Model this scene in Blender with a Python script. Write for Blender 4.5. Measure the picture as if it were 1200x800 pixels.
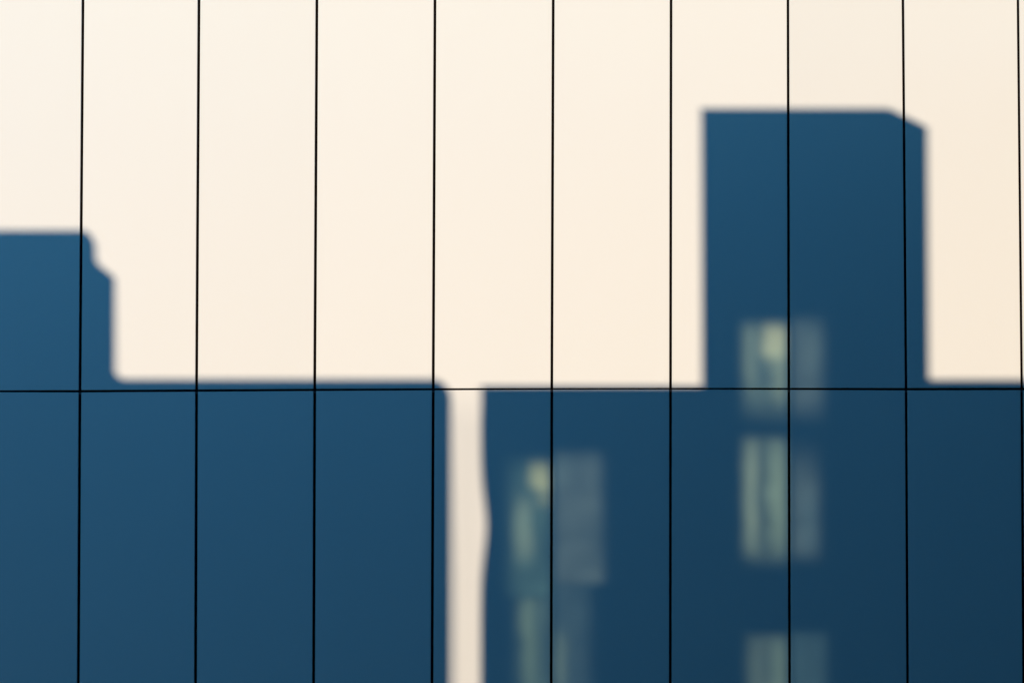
import bpy, bmesh, math, random
from mathutils import Vector
R = math.radians
random.seed(4)
for o in list(bpy.data.objects): bpy.data.objects.remove(o)
sc = bpy.context.scene
col = sc.collection

# ------------------------------------------------------------------ camera
CAM_D, CAM_Z, FPX, PITCH = 13.0, 14.45, 1200.0, R(0.90)
cam = bpy.data.cameras.new('camera')
cam.sensor_fit = 'HORIZONTAL'; cam.sensor_width = 36.0; cam.lens = 36.0 * FPX / 1200.0
cam.clip_start = 0.05; cam.clip_end = 5000
co = bpy.data.objects.new('camera', cam); col.objects.link(co)
co.location = (0, -CAM_D, CAM_Z); co.rotation_euler = (R(90) + PITCH, 0, 0)
sc.camera = co

# ------------------------------------------------------------------ sky and sun
EL, AZ = R(12.5), R(30)                  # sun behind the viewer's left shoulder, low
world = bpy.data.worlds.new('World'); sc.world = world; world.use_nodes = True
nt = world.node_tree; nt.nodes.clear()
out = nt.nodes.new('ShaderNodeOutputWorld'); bg = nt.nodes.new('ShaderNodeBackground')
sky = nt.nodes.new('ShaderNodeTexSky'); sky.sky_type = 'NISHITA'; sky.sun_disc = False
sky.sun_elevation = EL; sky.sun_rotation = R(180) + AZ
sky.altitude = 300; sky.air_density = 1.0; sky.dust_density = 0.0; sky.ozone_density = 4.8
bg.inputs['Strength'].default_value = 0.139
hs = nt.nodes.new('ShaderNodeHueSaturation'); hs.inputs['Hue'].default_value = 0.488; hs.inputs['Saturation'].default_value = 1.14      # very clear evening air
nt.links.new(sky.outputs[0], hs.inputs['Color']); nt.links.new(hs.outputs[0], bg.inputs['Color']); nt.links.new(bg.outputs[0], out.inputs['Surface'])
sun = bpy.data.lights.new('sun', 'SUN'); sun.energy = 3.45; sun.angle = R(0.46); sun.color = (1.0, 0.615, 0.442)
so = bpy.data.objects.new('sun', sun); col.objects.link(so)
sdir = Vector((math.sin(AZ) * math.cos(EL), math.cos(AZ) * math.cos(EL), -math.sin(EL)))   # where the light travels
so.rotation_euler = sdir.to_track_quat('-Z', 'Y').to_euler(); so.location = (-20, -30, 40)
vs = sc.view_settings
vs.view_transform = 'Standard'; vs.look = 'None'; vs.gamma = 1.0; vs.use_curve_mapping = False
vs.exposure = 1.05
sc.cycles.use_denoising = True
sc.cycles.max_bounces = 8; sc.cycles.transparent_max_bounces = 12

TX, KZ = math.tan(AZ), math.tan(EL) / math.cos(AZ)      # shadow drift per metre of distance

# ------------------------------------------------------------------ helpers
def on_wall(px, py):
    a = (px - 600) / FPX; b = (400 - py) / FPX
    d = Vector((a, math.cos(PITCH) - b * math.sin(PITCH), math.sin(PITCH) + b * math.cos(PITCH)))
    t = CAM_D / d.y
    return (d.x * t, CAM_Z + d.z * t)
def at(px, py, D):
    x, z = on_wall(px, py)
    return (x - TX * D, z + KZ * D)

def obj(name, bm, mat, parent=None, smooth=False):
    bmesh.ops.recalc_face_normals(bm, faces=bm.faces)
    me = bpy.data.meshes.new(name); bm.to_mesh(me); bm.free()
    if mat: me.materials.append(mat)
    if smooth:
        for p in me.polygons: p.use_smooth = True
    o = bpy.data.objects.new(name, me); col.objects.link(o)
    if parent: o.parent = parent
    return o
def thing(name, label, cat, loc=(0, 0, 0), group=None):
    o = bpy.data.objects.new(name, None); col.objects.link(o); o.location = loc
    o['label'] = label; o['category'] = cat
    if group: o['group'] = group
    return o
def box(bm, x0, x1, y0, y1, z0, z1):
    v = [bm.verts.new(p) for p in ((x0,y0,z0),(x1,y0,z0),(x1,y1,z0),(x0,y1,z0),(x0,y0,z1),(x1,y0,z1),(x1,y1,z1),(x0,y1,z1))]
    for f in ((0,1,2,3),(4,5,6,7),(0,1,5,4),(1,2,6,5),(2,3,7,6),(3,0,4,7)): bm.faces.new([v[i] for i in f])
def prism(bm, pts, y, depth, skew=0.0):
    """pts (x,z) at distance y, pushed away from the clad building; side walls skewed along the sun so the front outline alone shapes the shadow"""
    a = [bm.verts.new((x, y, z)) for x, z in pts]
    b = [bm.verts.new((x - skew * depth, y - depth, z)) for x, z in pts]
    n = len(pts)
    bm.faces.new(a); bm.faces.new(b[::-1])
    for i in range(n): bm.faces.new((a[i], b[i], b[(i+1) % n], a[(i+1) % n]))

def mat(name, base, rough=0.6, spec=0.3, noise=None, bump=0.0, metal=0.0):
    m = bpy.data.materials.new(name); m.use_nodes = True
    n = m.node_tree; p = n.nodes['Principled BSDF']
    p.inputs['Roughness'].default_value = rough; p.inputs['Metallic'].default_value = metal
    p.inputs['Specular IOR Level'].default_value = spec
    p.inputs['Base Color'].default_value = (*base, 1)
    if noise:
        sc_, amt = noise
        tc = n.nodes.new('ShaderNodeTexCoord'); nz = n.nodes.new('ShaderNodeTexNoise')
        nz.inputs['Scale'].default_value = sc_; nz.inputs['Detail'].default_value = 6
        cr = n.nodes.new('ShaderNodeMix'); cr.data_type = 'RGBA'
        cr.inputs['A'].default_value = (*[c * (1 - amt) for c in base], 1)
        cr.inputs['B'].default_value = (*[min(1, c * (1 + amt)) for c in base], 1)
        n.links.new(tc.outputs['Object'], nz.inputs['Vector'])
        n.links.new(nz.outputs['Fac'], cr.inputs['Factor']); n.links.new(cr.outputs['Result'], p.inputs['Base Color'])
        if bump:
            b = n.nodes.new('ShaderNodeBump'); b.inputs['Strength'].default_value = bump; b.inputs['Distance'].default_value = 0.01
            n.links.new(nz.outputs['Fac'], b.inputs['Height']); n.links.new(b.outputs['Normal'], p.inputs['Normal'])
    return m

def panel_material():
    m = bpy.data.materials.new('off_white_coated_metal'); m.use_nodes = True
    n = m.node_tree; p = n.nodes['Principled BSDF']
    tc = n.nodes.new('ShaderNodeTexCoord')
    a = n.nodes.new('ShaderNodeTexNoise'); a.inputs['Scale'].default_value = 0.55; a.inputs['Detail'].default_value = 4
    oi = n.nodes.new('ShaderNodeObjectInfo')
    mp = n.nodes.new('ShaderNodeMapping'); mp.inputs['Scale'].default_value = (1.0, 1.0, 0.35)
    n.links.new(tc.outputs['Object'], mp.inputs['Vector']); n.links.new(mp.outputs[0], a.inputs['Vector'])
    mx = n.nodes.new('ShaderNodeMix'); mx.data_type = 'RGBA'      # faint dirt clouds in the coating
    mx.inputs['A'].default_value = (0.485, 0.655, 0.675, 1); mx.inputs['B'].default_value = (0.50, 0.675, 0.695, 1)
    n.links.new(a.outputs['Fac'], mx.inputs['Factor'])
    hv = n.nodes.new('ShaderNodeHueSaturation'); mr = n.nodes.new('ShaderNodeMapRange')
    mr.inputs['To Min'].default_value = 0.965; mr.inputs['To Max'].default_value = 1.01
    n.links.new(oi.outputs['Random'], mr.inputs['Value']); n.links.new(mr.outputs[0], hv.inputs['Value'])
    n.links.new(mx.outputs['Result'], hv.inputs['Color']); n.links.new(hv.outputs[0], p.inputs['Base Color'])
    p.inputs['Roughness'].default_value = 0.7; p.inputs['Specular IOR Level'].default_value = 0.05
    w = n.nodes.new('ShaderNodeTexNoise'); w.inputs['Scale'].default_value = 1.1; w.inputs['Detail'].default_value = 1
    n.links.new(tc.outputs['Object'], w.inputs['Vector'])
    f = n.nodes.new('ShaderNodeTexNoise'); f.inputs['Scale'].default_value = 260; f.inputs['Detail'].default_value = 2
    n.links.new(tc.outputs['Object'], f.inputs['Vector'])
    b1 = n.nodes.new('ShaderNodeBump'); b1.inputs['Strength'].default_value = 0.25; b1.inputs['Distance'].default_value = 0.012
    b2 = n.nodes.new('ShaderNodeBump'); b2.inputs['Strength'].default_value = 0.05; b2.inputs['Distance'].default_value = 0.001
    n.links.new(w.outputs['Fac'], b1.inputs['Height']); n.links.new(f.outputs['Fac'], b2.inputs['Height'])
    n.links.new(b1.outputs[0], b2.inputs['Normal']); n.links.new(b2.outputs[0], p.inputs['Normal'])
    return m

PANEL = panel_material()
GASKET = mat('black_rubber', (0.003, 0.0026, 0.0022), 0.95, 0.02)
CLIP = mat('anodised_aluminium', (0.05, 0.05, 0.05), 0.5, 0.4)
PLINTH = mat('dark_granite', (0.09, 0.09, 0.095), 0.5, 0.4, (9, 0.3))
BRICK = mat('dark_slate_brick', (0.045, 0.05, 0.06), 0.85, 0.2, (6, 0.25), 0.4)
RENDER = mat('grey_render', (0.07, 0.075, 0.085), 0.9, 0.2, (3, 0.15), 0.3)
COPING = mat('zinc_coping', (0.22, 0.23, 0.24), 0.5, 0.4, (5, 0.1))
ASPHALT = mat('asphalt', (0.05, 0.05, 0.052), 0.9, 0.2, (2, 0.3), 0.3)
FRAME = mat('painted_steel', (0.04, 0.05, 0.05), 0.5, 0.4)
KERB = mat('kerb_stone', (0.25, 0.25, 0.24), 0.8, 0.2, (8, 0.2))

# ------------------------------------------------------------------ ground
bm = bmesh.new(); bmesh.ops.create_grid(bm, x_segments=1, y_segments=1, size=900)
g = obj('ground', bm, ASPHALT); g['kind'] = 'structure'
bm = bmesh.new(); box(bm, -60, 60, -2.6, -0.2, 0.0, 0.13)
g = obj('pavement', bm, KERB); g['kind'] = 'structure'; g.location.z = 0.004

# ------------------------------------------------------------------ the clad building
JX = [(97.3, 93.6, 91.7), (233.2, 230.3, 229.1), (371.4, 368.8, 367.5), (509.8, 507.7, 506.2), (648.4, 646.7, 646.0),
      (786.5, 785.9, 785.6), (923.5, 924.6, 925.5), (1058.3, 1062.0, 1063.8), (1193.1, 1197.6, 1199.8)]
JY = [458.3, 457.5, 456.7, 456.0, 455.5, 455.3, 455.5, 455.9, 455.6]
HH = [1.4, 1.35, 1.3, 1.2, 1.0, 1.0, 1.2, 1.4, 1.4]            # half width of the level joint, px
cols = []                                                         # per joint: x at the top, at the level joint, at the bottom; z of the level joint
for (a, b, c), y, h in zip(JX, JY, HH):
    xa, za = on_wall(a, 0); xb, zb = on_wall(b, y); xc, zc = on_wall(c, 800)
    cols.append([xb, (xa - xb) / (za - zb), (xb - xc) / (zb - zc), zb, h / 92.0])
W = 1.497
for k in range(6):
    cols.insert(0, [cols[0][0] - W + random.uniform(-.004, .004), 0, 0, cols[0][3] - 0.001, 0.011])
    cols.append([cols[-1][0] + W + random.uniform(-.004, .004), 0, 0, cols[-1][3] + 0.001, 0.011])
PH = 5.35
HJ = 0.0176                                                       # half width of an upright joint
bld = thing('clad_building', 'building faced with tall cream white metal panels split by thin black joints', 'building', (0, 0, 0))
def quad_panel(bl, br, tr, tl):
    bm = bmesh.new()
    cx = (bl[0] + br[0]) / 2; cz = (bl[1] + tl[1]) / 2
    tilt_x = random.uniform(-1, 1) * 0.0008; tilt_z = random.uniform(-1, 1) * 0.0005
    def yy(x, z): return (x - cx) * tilt_x + (z - cz) * tilt_z
    f = [bm.verts.new((x - cx, yy(x, z), z - cz)) for x, z in (bl, br, tr, tl)]
    b = [bm.verts.new((x - cx, 0.085, z - cz)) for x, z in (bl, br, tr, tl)]
    ff = bm.faces.new(f); bm.faces.new(b[::-1])
    for i in range(4): bm.faces.new((f[i], b[i], b[(i+1) % 4], f[(i+1) % 4]))
    bmesh.ops.bevel(bm, geom=list(ff.edges) , offset=0.0022, segments=2, affect='EDGES')
    o = obj('cladding_panel', bm, PANEL, bld); o.location = (cx, 0, cz)
    return o
def jx(c, z): return c[0] + (z - c[3]) * (c[1] if z > c[3] else c[2])
for i in range(len(cols) - 1):
    L, Rr = cols[i], cols[i + 1]
    for row in range(-2, 2):
        zl0, zr0 = L[3] + row * PH + L[4], Rr[3] + row * PH + Rr[4]
        zl1, zr1 = L[3] + (row + 1) * PH - L[4], Rr[3] + (row + 1) * PH - Rr[4]
        quad_panel((jx(L, zl0) + HJ, zl0), (jx(Rr, zr0) - HJ, zr0), (jx(Rr, zr1) - HJ, zr1), (jx(L, zl1) + HJ, zl1))
ZJ = cols[10][3]
X0, X1 = cols[0][0], cols[-1][0]
bm = bmesh.new(); box(bm, X0, X1, 0.088, 0.14, ZJ - 2 * PH, ZJ + 2 * PH); obj('joint_backing', bm, GASKET, bld)
JR = 0.009                                                        # how far the black sealant sits behind the panel faces
bm = bmesh.new(); box(bm, X0 + 0.01, X1 - 0.01, 0.142, 14, 0, ZJ + 2 * PH + 0.1); obj('wall', bm, RENDER, bld)
bm = bmesh.new(); box(bm, X0, X1, -0.03, 0.12, 0, ZJ - 2 * PH - 0.03); obj('plinth', bm, PLINTH, bld)
bm = bmesh.new(); box(bm, X0 - 0.05, X1 + 0.05, -0.05, 14.1, ZJ + 2 * PH + 0.103, ZJ + 2 * PH + 0.2); obj('roof_coping', bm, COPING, bld)
for c in cols[1:-1]:                                              # black sealant strip in each upright joint
    bm = bmesh.new()
    zt, zb = ZJ + 2 * PH - 0.02, ZJ - 2 * PH + 0.02
    pts = [(jx(c, z), z) for z in (zb, c[3], zt)]
    f = [[bm.verts.new((x + s_ * (HJ - 0.001), y_, z)) for x, z in pts] for s_ in (-1, 1) for y_ in (JR, 0.08)]
    A, B, Cc, Dd = f                                              # left front, left back, right front, right back
    for k in range(2):
        for p, q in ((A, Cc), (Cc, Dd), (Dd, B), (B, A)): bm.faces.new((p[k], q[k], q[k+1], p[k+1]))
    bm.faces.new((A[0], Cc[0], Dd[0], B[0])); bm.faces.new((A[2], Cc[2], Dd[2], B[2]))
    obj('joint_seal', bm, GASKET, bld)
for i in range(len(cols) - 1):                                    # and in each level joint
    L, Rr = cols[i], cols[i + 1]
    for row in (-1, 0, 1):
        bm = bmesh.new()
        za, zc = L[3] + row * PH, Rr[3] + row * PH
        xa, xc = jx(L, za) + HJ + 0.001, jx(Rr, zc) - HJ - 0.001
        v = [bm.verts.new(p) for p in ((xa, JR, za - L[4] + .001), (xc, JR, zc - Rr[4] + .001), (xc, JR, zc + Rr[4] - .001), (xa, JR, za + L[4] - .001),
                                       (xa, .08, za - L[4] + .001), (xc, .08, zc - Rr[4] + .001), (xc, .08, zc + Rr[4] - .001), (xa, .08, za + L[4] - .001))]
        for f in ((0,1,2,3),(4,5,6,7),(0,1,5,4),(1,2,6,5),(2,3,7,6),(3,0,4,7)): bm.faces.new([v[k] for k in f])
        obj('joint_seal', bm, GASKET, bld)
for c in cols[1:-1]:                                              # the hanging clip just under each crossing
    bm = bmesh.new()
    box(bm, -0.012, 0.012, 0, 0.003, -0.022, 0.004)
    bmesh.ops.bevel(bm, geom=list(bm.edges), offset=0.001, segments=1, affect='EDGES')
    o = obj('panel_clip', bm, CLIP, bld); o.location = (jx(c, c[3] - 0.02), JR - 0.0045, c[3] - 0.018)

# ------------------------------------------------------------------ across the street, behind the viewer: what casts the shadows
D = 17.5
left = thing('slate_building', 'dark slate building with stepped roof whose shadow falls at lower left', 'building')
base_l = 0.0
def P(*pp, D=D): return [at(x, y, D) for x, y in pp]
rb = at(529.5, 700, D)[0]
pts = [(at(-900, 500, D)[0], 0.0), (rb, 0.0)] + P((529, 466), (527, 458), (520, 449), (511, 444), (-900, 443.5))
bm = bmesh.new(); prism(bm, pts, -D, 9, TX); obj('wall', bm, BRICK, left)
pts = P((-130, 443), (143, 443), (138, 441), (135, 436), (135, 326), (130, 321), (118, 312), (113, 306), (112, 285), (107, 276), (100, 269.5), (-130, 269.5))
bm = bmesh.new(); prism(bm, pts, -D - 0.0, 5, TX); obj('roof_room', bm, RENDER, left)

right = thing('shadow_wall', 'tall thin wall standing in for a building, with added light openings, whose shadow falls at lower right', 'wall')
T = 0.30  # stands in for a building, kept thin so sunlight passes the added openings
outer = [(at(563.5, 700, D)[0], 0.0), (at(1900, 700, D)[0], 0.0)]
# one small opening per pane: px box, base tint, rim softness, painted light patches (cx, cy, rx, ry, tint)
GREEN = (0.07, 0.115, 0.105); PALE = (0.06, 0.095, 0.085); GREY = (0.06, 0.09, 0.095); DIM = (0.03, 0.052, 0.06)
C1 = (0.10, 0.14, 0.10); C2 = (0.28, 0.32, 0.20)
LIGHT_PANES = [      # px box, tint, rim softness (left, right, bottom, top), painted light patches
    (860, 366, 924, 503, GREEN, (0.4, 0.06, 0.3, 0.2), [(876, 415, 9, 40, C1), (909, 398, 15, 22, C2), (914, 440, 11, 32, C1)]),
    (926, 360, 976, 503, GREY, (0.1, 0.5, 0.3, 0.25), [(955, 400, 12, 40, (0.01, 0.02, 0.02))]),
    (860, 503, 924, 670, PALE, (0.4, 0.06, 0.18, 0.12), [(878, 578, 9, 66, (0.16, 0.23, 0.18)), (912, 580, 11, 64, (0.10, 0.16, 0.12))]),
    (926, 503, 970, 666, GREY, (0.1, 0.5, 0.18, 0.5), [(948, 610, 10, 40, (0.0, 0.01, 0.02))]),
    (584, 524, 646, 700, (0.04, 0.085, 0.08), (0.5, 0.06, 0.01, 0.2), [(633, 556, 13, 17, (0.24, 0.27, 0.14)), (637, 578, 7, 16, (0.12, 0.14, 0.08)), (613, 620, 12, 36, (0.11, 0.15, 0.11))]),
    (648, 518, 716, 684, GREY, (0.06, 0.3, 0.01, 0.18), [(660, 548, 10, 20, (0.01, 0.02, 0.02))]),
    (592, 700, 646, 812, (0.045, 0.08, 0.07), (0.6, 0.06, 0.05, 0.01), [(620, 750, 8, 70, (0.05, 0.08, 0.05)), (612, 724, 8, 20, (0.04, 0.06, 0.04))]),
    (648, 684, 704, 812, DIM, (0.06, 0.5, 0.05, 0.01), [(656, 775, 8, 34, (0.06, 0.09, 0.06))]),
    (866, 734, 924, 900, PALE, (0.4, 0.06, 0.08, 0.12), [(915, 790, 9, 40, (0.04, 0.07, 0.05)), (882, 800, 9, 50, (0.02, 0.03, 0.02))]),
    (926, 731, 978, 900, (0.03, 0.06, 0.07), (0.06, 0.4, 0.1, 0.12), []),
]
LIGHT_HOLES = [p[:4] for p in LIGHT_PANES]
def wall_with_holes():
    bm = bmesh.new()
    x_l, x_r = outer[0][0], outer[1][0]
    def rect(px0, py0, px1, py1):
        a = at(px0, py0, D); b = at(px1, py1, D); return [a[0], b[0], b[1], a[1]]      # x0,x1,z0,z1
    hs = [rect(*w) for w in LIGHT_HOLES]
    # the wall is laid in courses: rows of blocks between the openings, cut on a shared grid
    xt0, xt1 = at(822, 300, D)[0], at(1088, 300, D)[0]
    ztop_l = at(824, 452, D)[1]; ztop_r = at(1100, 444.5, D)[1]; zt = at(900, 127, D)[1]; ze = at(1088, 149, D)[1]; xc = at(1042, 127, D)[0]
    xs = sorted({x_l, x_r, xt0, xt1, *[h[0] for h in hs], *[h[1] for h in hs]})
    zs = sorted({0.0, ztop_l, ztop_r, ze, *[h[2] for h in hs], *[h[3] for h in hs]})
    zb_c = at(565, 612, D)[1]; zs = sorted(set(zs) | {zb_c + 0.1 * q for q in range(-12, 13)})
    V = {}
    def v(x, z):
        k = (round(x, 5), round(z, 5))
        if k not in V: V[k] = bm.verts.new((x, -D, z))
        return V[k]
    for i in range(len(xs) - 1):
        for j in range(len(zs) - 1):
            cx, cz = (xs[i] + xs[i+1]) / 2, (zs[j] + zs[j+1]) / 2
            top = zt if xt0 < cx < xt1 else (ztop_r if cx > xt1 else ztop_l)
            if cz > top or any(h[0] < cx < h[1] and h[2] < cz < h[3] for h in hs): continue
            bm.faces.new((v(xs[i], zs[j]), v(xs[i+1], zs[j]), v(xs[i+1], zs[j+1]), v(xs[i], zs[j+1])))
    tx = [x for x in xs if xt0 <= x <= xt1]
    bm.faces.new([v(x, ze) for x in tx] + [v(xc, zt), v(xt0, zt)])
    for vv in bm.verts:                                           # the free edge is hollowed to shape the bulge in the light slit
        if abs(vv.co.x - x_l) < 1e-4:
            vv.co.x += 0.065 * math.exp(-((vv.co.z - zb_c) / 0.5) ** 2)
    r = bmesh.ops.extrude_face_region(bm, geom=list(bm.faces))
    for e in r['geom']:
        if isinstance(e, bmesh.types.BMVert): e.co.y -= T; e.co.x -= TX * T
    return bm
obj('wall', wall_with_holes(), BRICK, right)

def glass(tint, soft, blobs):
    """added pane: light patches are painted into its tint, fading towards the rim; generated coordinates run 0..1 over the pane"""
    m = bpy.data.materials.new('light_patch_glass'); m.use_nodes = True
    n = m.node_tree; n.nodes.clear(); L = n.links.new
    o = n.nodes.new('ShaderNodeOutputMaterial'); t = n.nodes.new('ShaderNodeBsdfTransparent'); gl = n.nodes.new('ShaderNodeBsdfGlossy')
    gl.inputs['Roughness'].default_value = 0.15; gl.inputs['Color'].default_value = (0.5, 0.5, 0.5, 1)
    mix = n.nodes.new('ShaderNodeMixShader'); mix.inputs[0].default_value = 0.06
    tc = n.nodes.new('ShaderNodeTexCoord'); sp = n.nodes.new('ShaderNodeSeparateXYZ')
    L(tc.outputs['Generated'], sp.inputs[0])
    def M(op, a, b=None):
        q = n.nodes.new('ShaderNodeMath'); q.operation = op
        for k, val in enumerate((a, b)):
            if val is None: continue
            if isinstance(val, (int, float)): q.inputs[k].default_value = val
            else: L(val, q.inputs[k])
        return q.outputs[0]
    def edge(sock, lo, hi):
        res = []
        for a, b in ((0.0, lo), (1.0, 1.0 - hi)):
            c = n.nodes.new('ShaderNodeMapRange'); c.interpolation_type = 'SMOOTHSTEP'
            c.inputs['From Min'].default_value = a; c.inputs['From Max'].default_value = b
            L(sock, c.inputs['Value']); res.append(c.outputs[0])
        return M('MULTIPLY', *res)
    nz = n.nodes.new('ShaderNodeTexNoise'); nz.inputs['Scale'].default_value = 2.6; nz.inputs['Detail'].default_value = 1
    L(tc.outputs['Object'], nz.inputs['Vector'])
    wob = M('SUBTRACT', nz.outputs['Fac'], 0.5)
    U = M('ADD', sp.outputs['X'], M('MULTIPLY', wob, 0.22)); Vv = sp.outputs['Z']
    rim = M('MULTIPLY', edge(sp.outputs['X'], soft[0], soft[1]), edge(sp.outputs['Z'], soft[2], soft[3]))
    base = M('MULTIPLY', rim, M('ADD', 1.0, M('MULTIPLY', wob, 1.2)))
    def sc_(v, f):
        q = n.nodes.new('ShaderNodeVectorMath'); q.operation = 'SCALE'; q.inputs[0].default_value = v; L(f, q.inputs['Scale']); return q.outputs[0]
    tot = sc_(tint, base)
    for cu, cv, ru, rv, c in blobs:
        a = M('POWER', M('ABSOLUTE', M('DIVIDE', M('SUBTRACT', U, cu), ru)), 4.0)
        b = M('POWER', M('ABSOLUTE', M('DIVIDE', M('SUBTRACT', Vv, cv), rv)), 4.0)
        e = M('MULTIPLY', M('EXPONENT', M('MULTIPLY', M('ADD', a, b), -1.0)), rim)
        q = n.nodes.new('ShaderNodeVectorMath'); q.operation = 'ADD'; L(tot, q.inputs[0]); L(sc_(c, e), q.inputs[1]); tot = q.outputs[0]
    L(tot, t.inputs['Color']); L(t.outputs[0], mix.inputs[1]); L(gl.outputs[0], mix.inputs[2]); L(mix.outputs[0], o.inputs['Surface'])
    return m
DY = 0.16  # added openings and tinted glass put the light patches into the shadow
for x0, y0, x1, y1, tint, soft, blobs in LIGHT_PANES:
    a = at(x0, y0, D + DY); b = at(x1, y1, D + DY); w, h, f = b[0] - a[0], a[1] - b[1], 0.003
    bm = bmesh.new()
    for q in ((0, f, 0, h), (w - f, w, 0, h), (f, w - f, 0, f), (f, w - f, h - f, h)): box(bm, q[0], q[1], -0.006, 0.006, q[2], q[3])
    wo = obj('added_window', bm, FRAME, right); wo.location = (a[0], -D - DY, b[1])
    bm = bmesh.new(); bm.faces.new([bm.verts.new(p) for p in ((0, 0, 0), (w, 0, 0), (w, 0, h), (0, 0, h))])
    W_, H_ = x1 - x0, y1 - y0
    obj('light_patch_pane', bm, glass(tint, soft, [((cx - x0) / W_, 1 - (cy - y0) / H_, rx / W_, ry / H_, c) for cx, cy, rx, ry, c in blobs]), wo)

# added block out of view; it only shades the sky on that side
tall = thing('sky_shade_block', 'tall dark block added out of view to darken the shade at right', 'building')
pts = [(at(1224, 700, D)[0], 0.0), (26.0, 0.0), (26.0, 45.0), (at(1224, 700, D)[0], 45.0)]
bm = bmesh.new(); prism(bm, pts, -D - 0.5, 12, TX); obj('wall', bm, BRICK, tall)

# slim mast added far behind to dim the sunlit slit between the two buildings
mx, mz = at(549, 480, 45.0)
bm = bmesh.new(); bmesh.ops.create_cone(bm, cap_ends=True, segments=16, radius1=0.03, radius2=0.02, depth=mz)
o = obj('blocker', bm, FRAME); o.location = (mx, -45.0, mz / 2)
o['label'] = 'slim dark steel mast added out of view to dim the light slit between the shading buildings'; o['category'] = 'blocker'

# dark wing added beyond the right of the view to block sky light
WING_BLACK = mat('wing_black', (0.006, 0.012, 0.02), 0.35, 0.25)
wing = thing('sky_shade_wing', 'dark wing added out of view beside the clad building to deepen the shade', 'building')
bm = bmesh.new(); box(bm, 7.9, 16.5, -9.5, -0.16, 0, 18.5); obj('wing_body', bm, WING_BLACK, wing)
for k in range(5):
    bm = bmesh.new(); box(bm, 7.86, 16.54, -9.54, -0.15, 3.3 + 3.6 * k, 3.42 + 3.6 * k); obj('wing_band', bm, FRAME, wing)
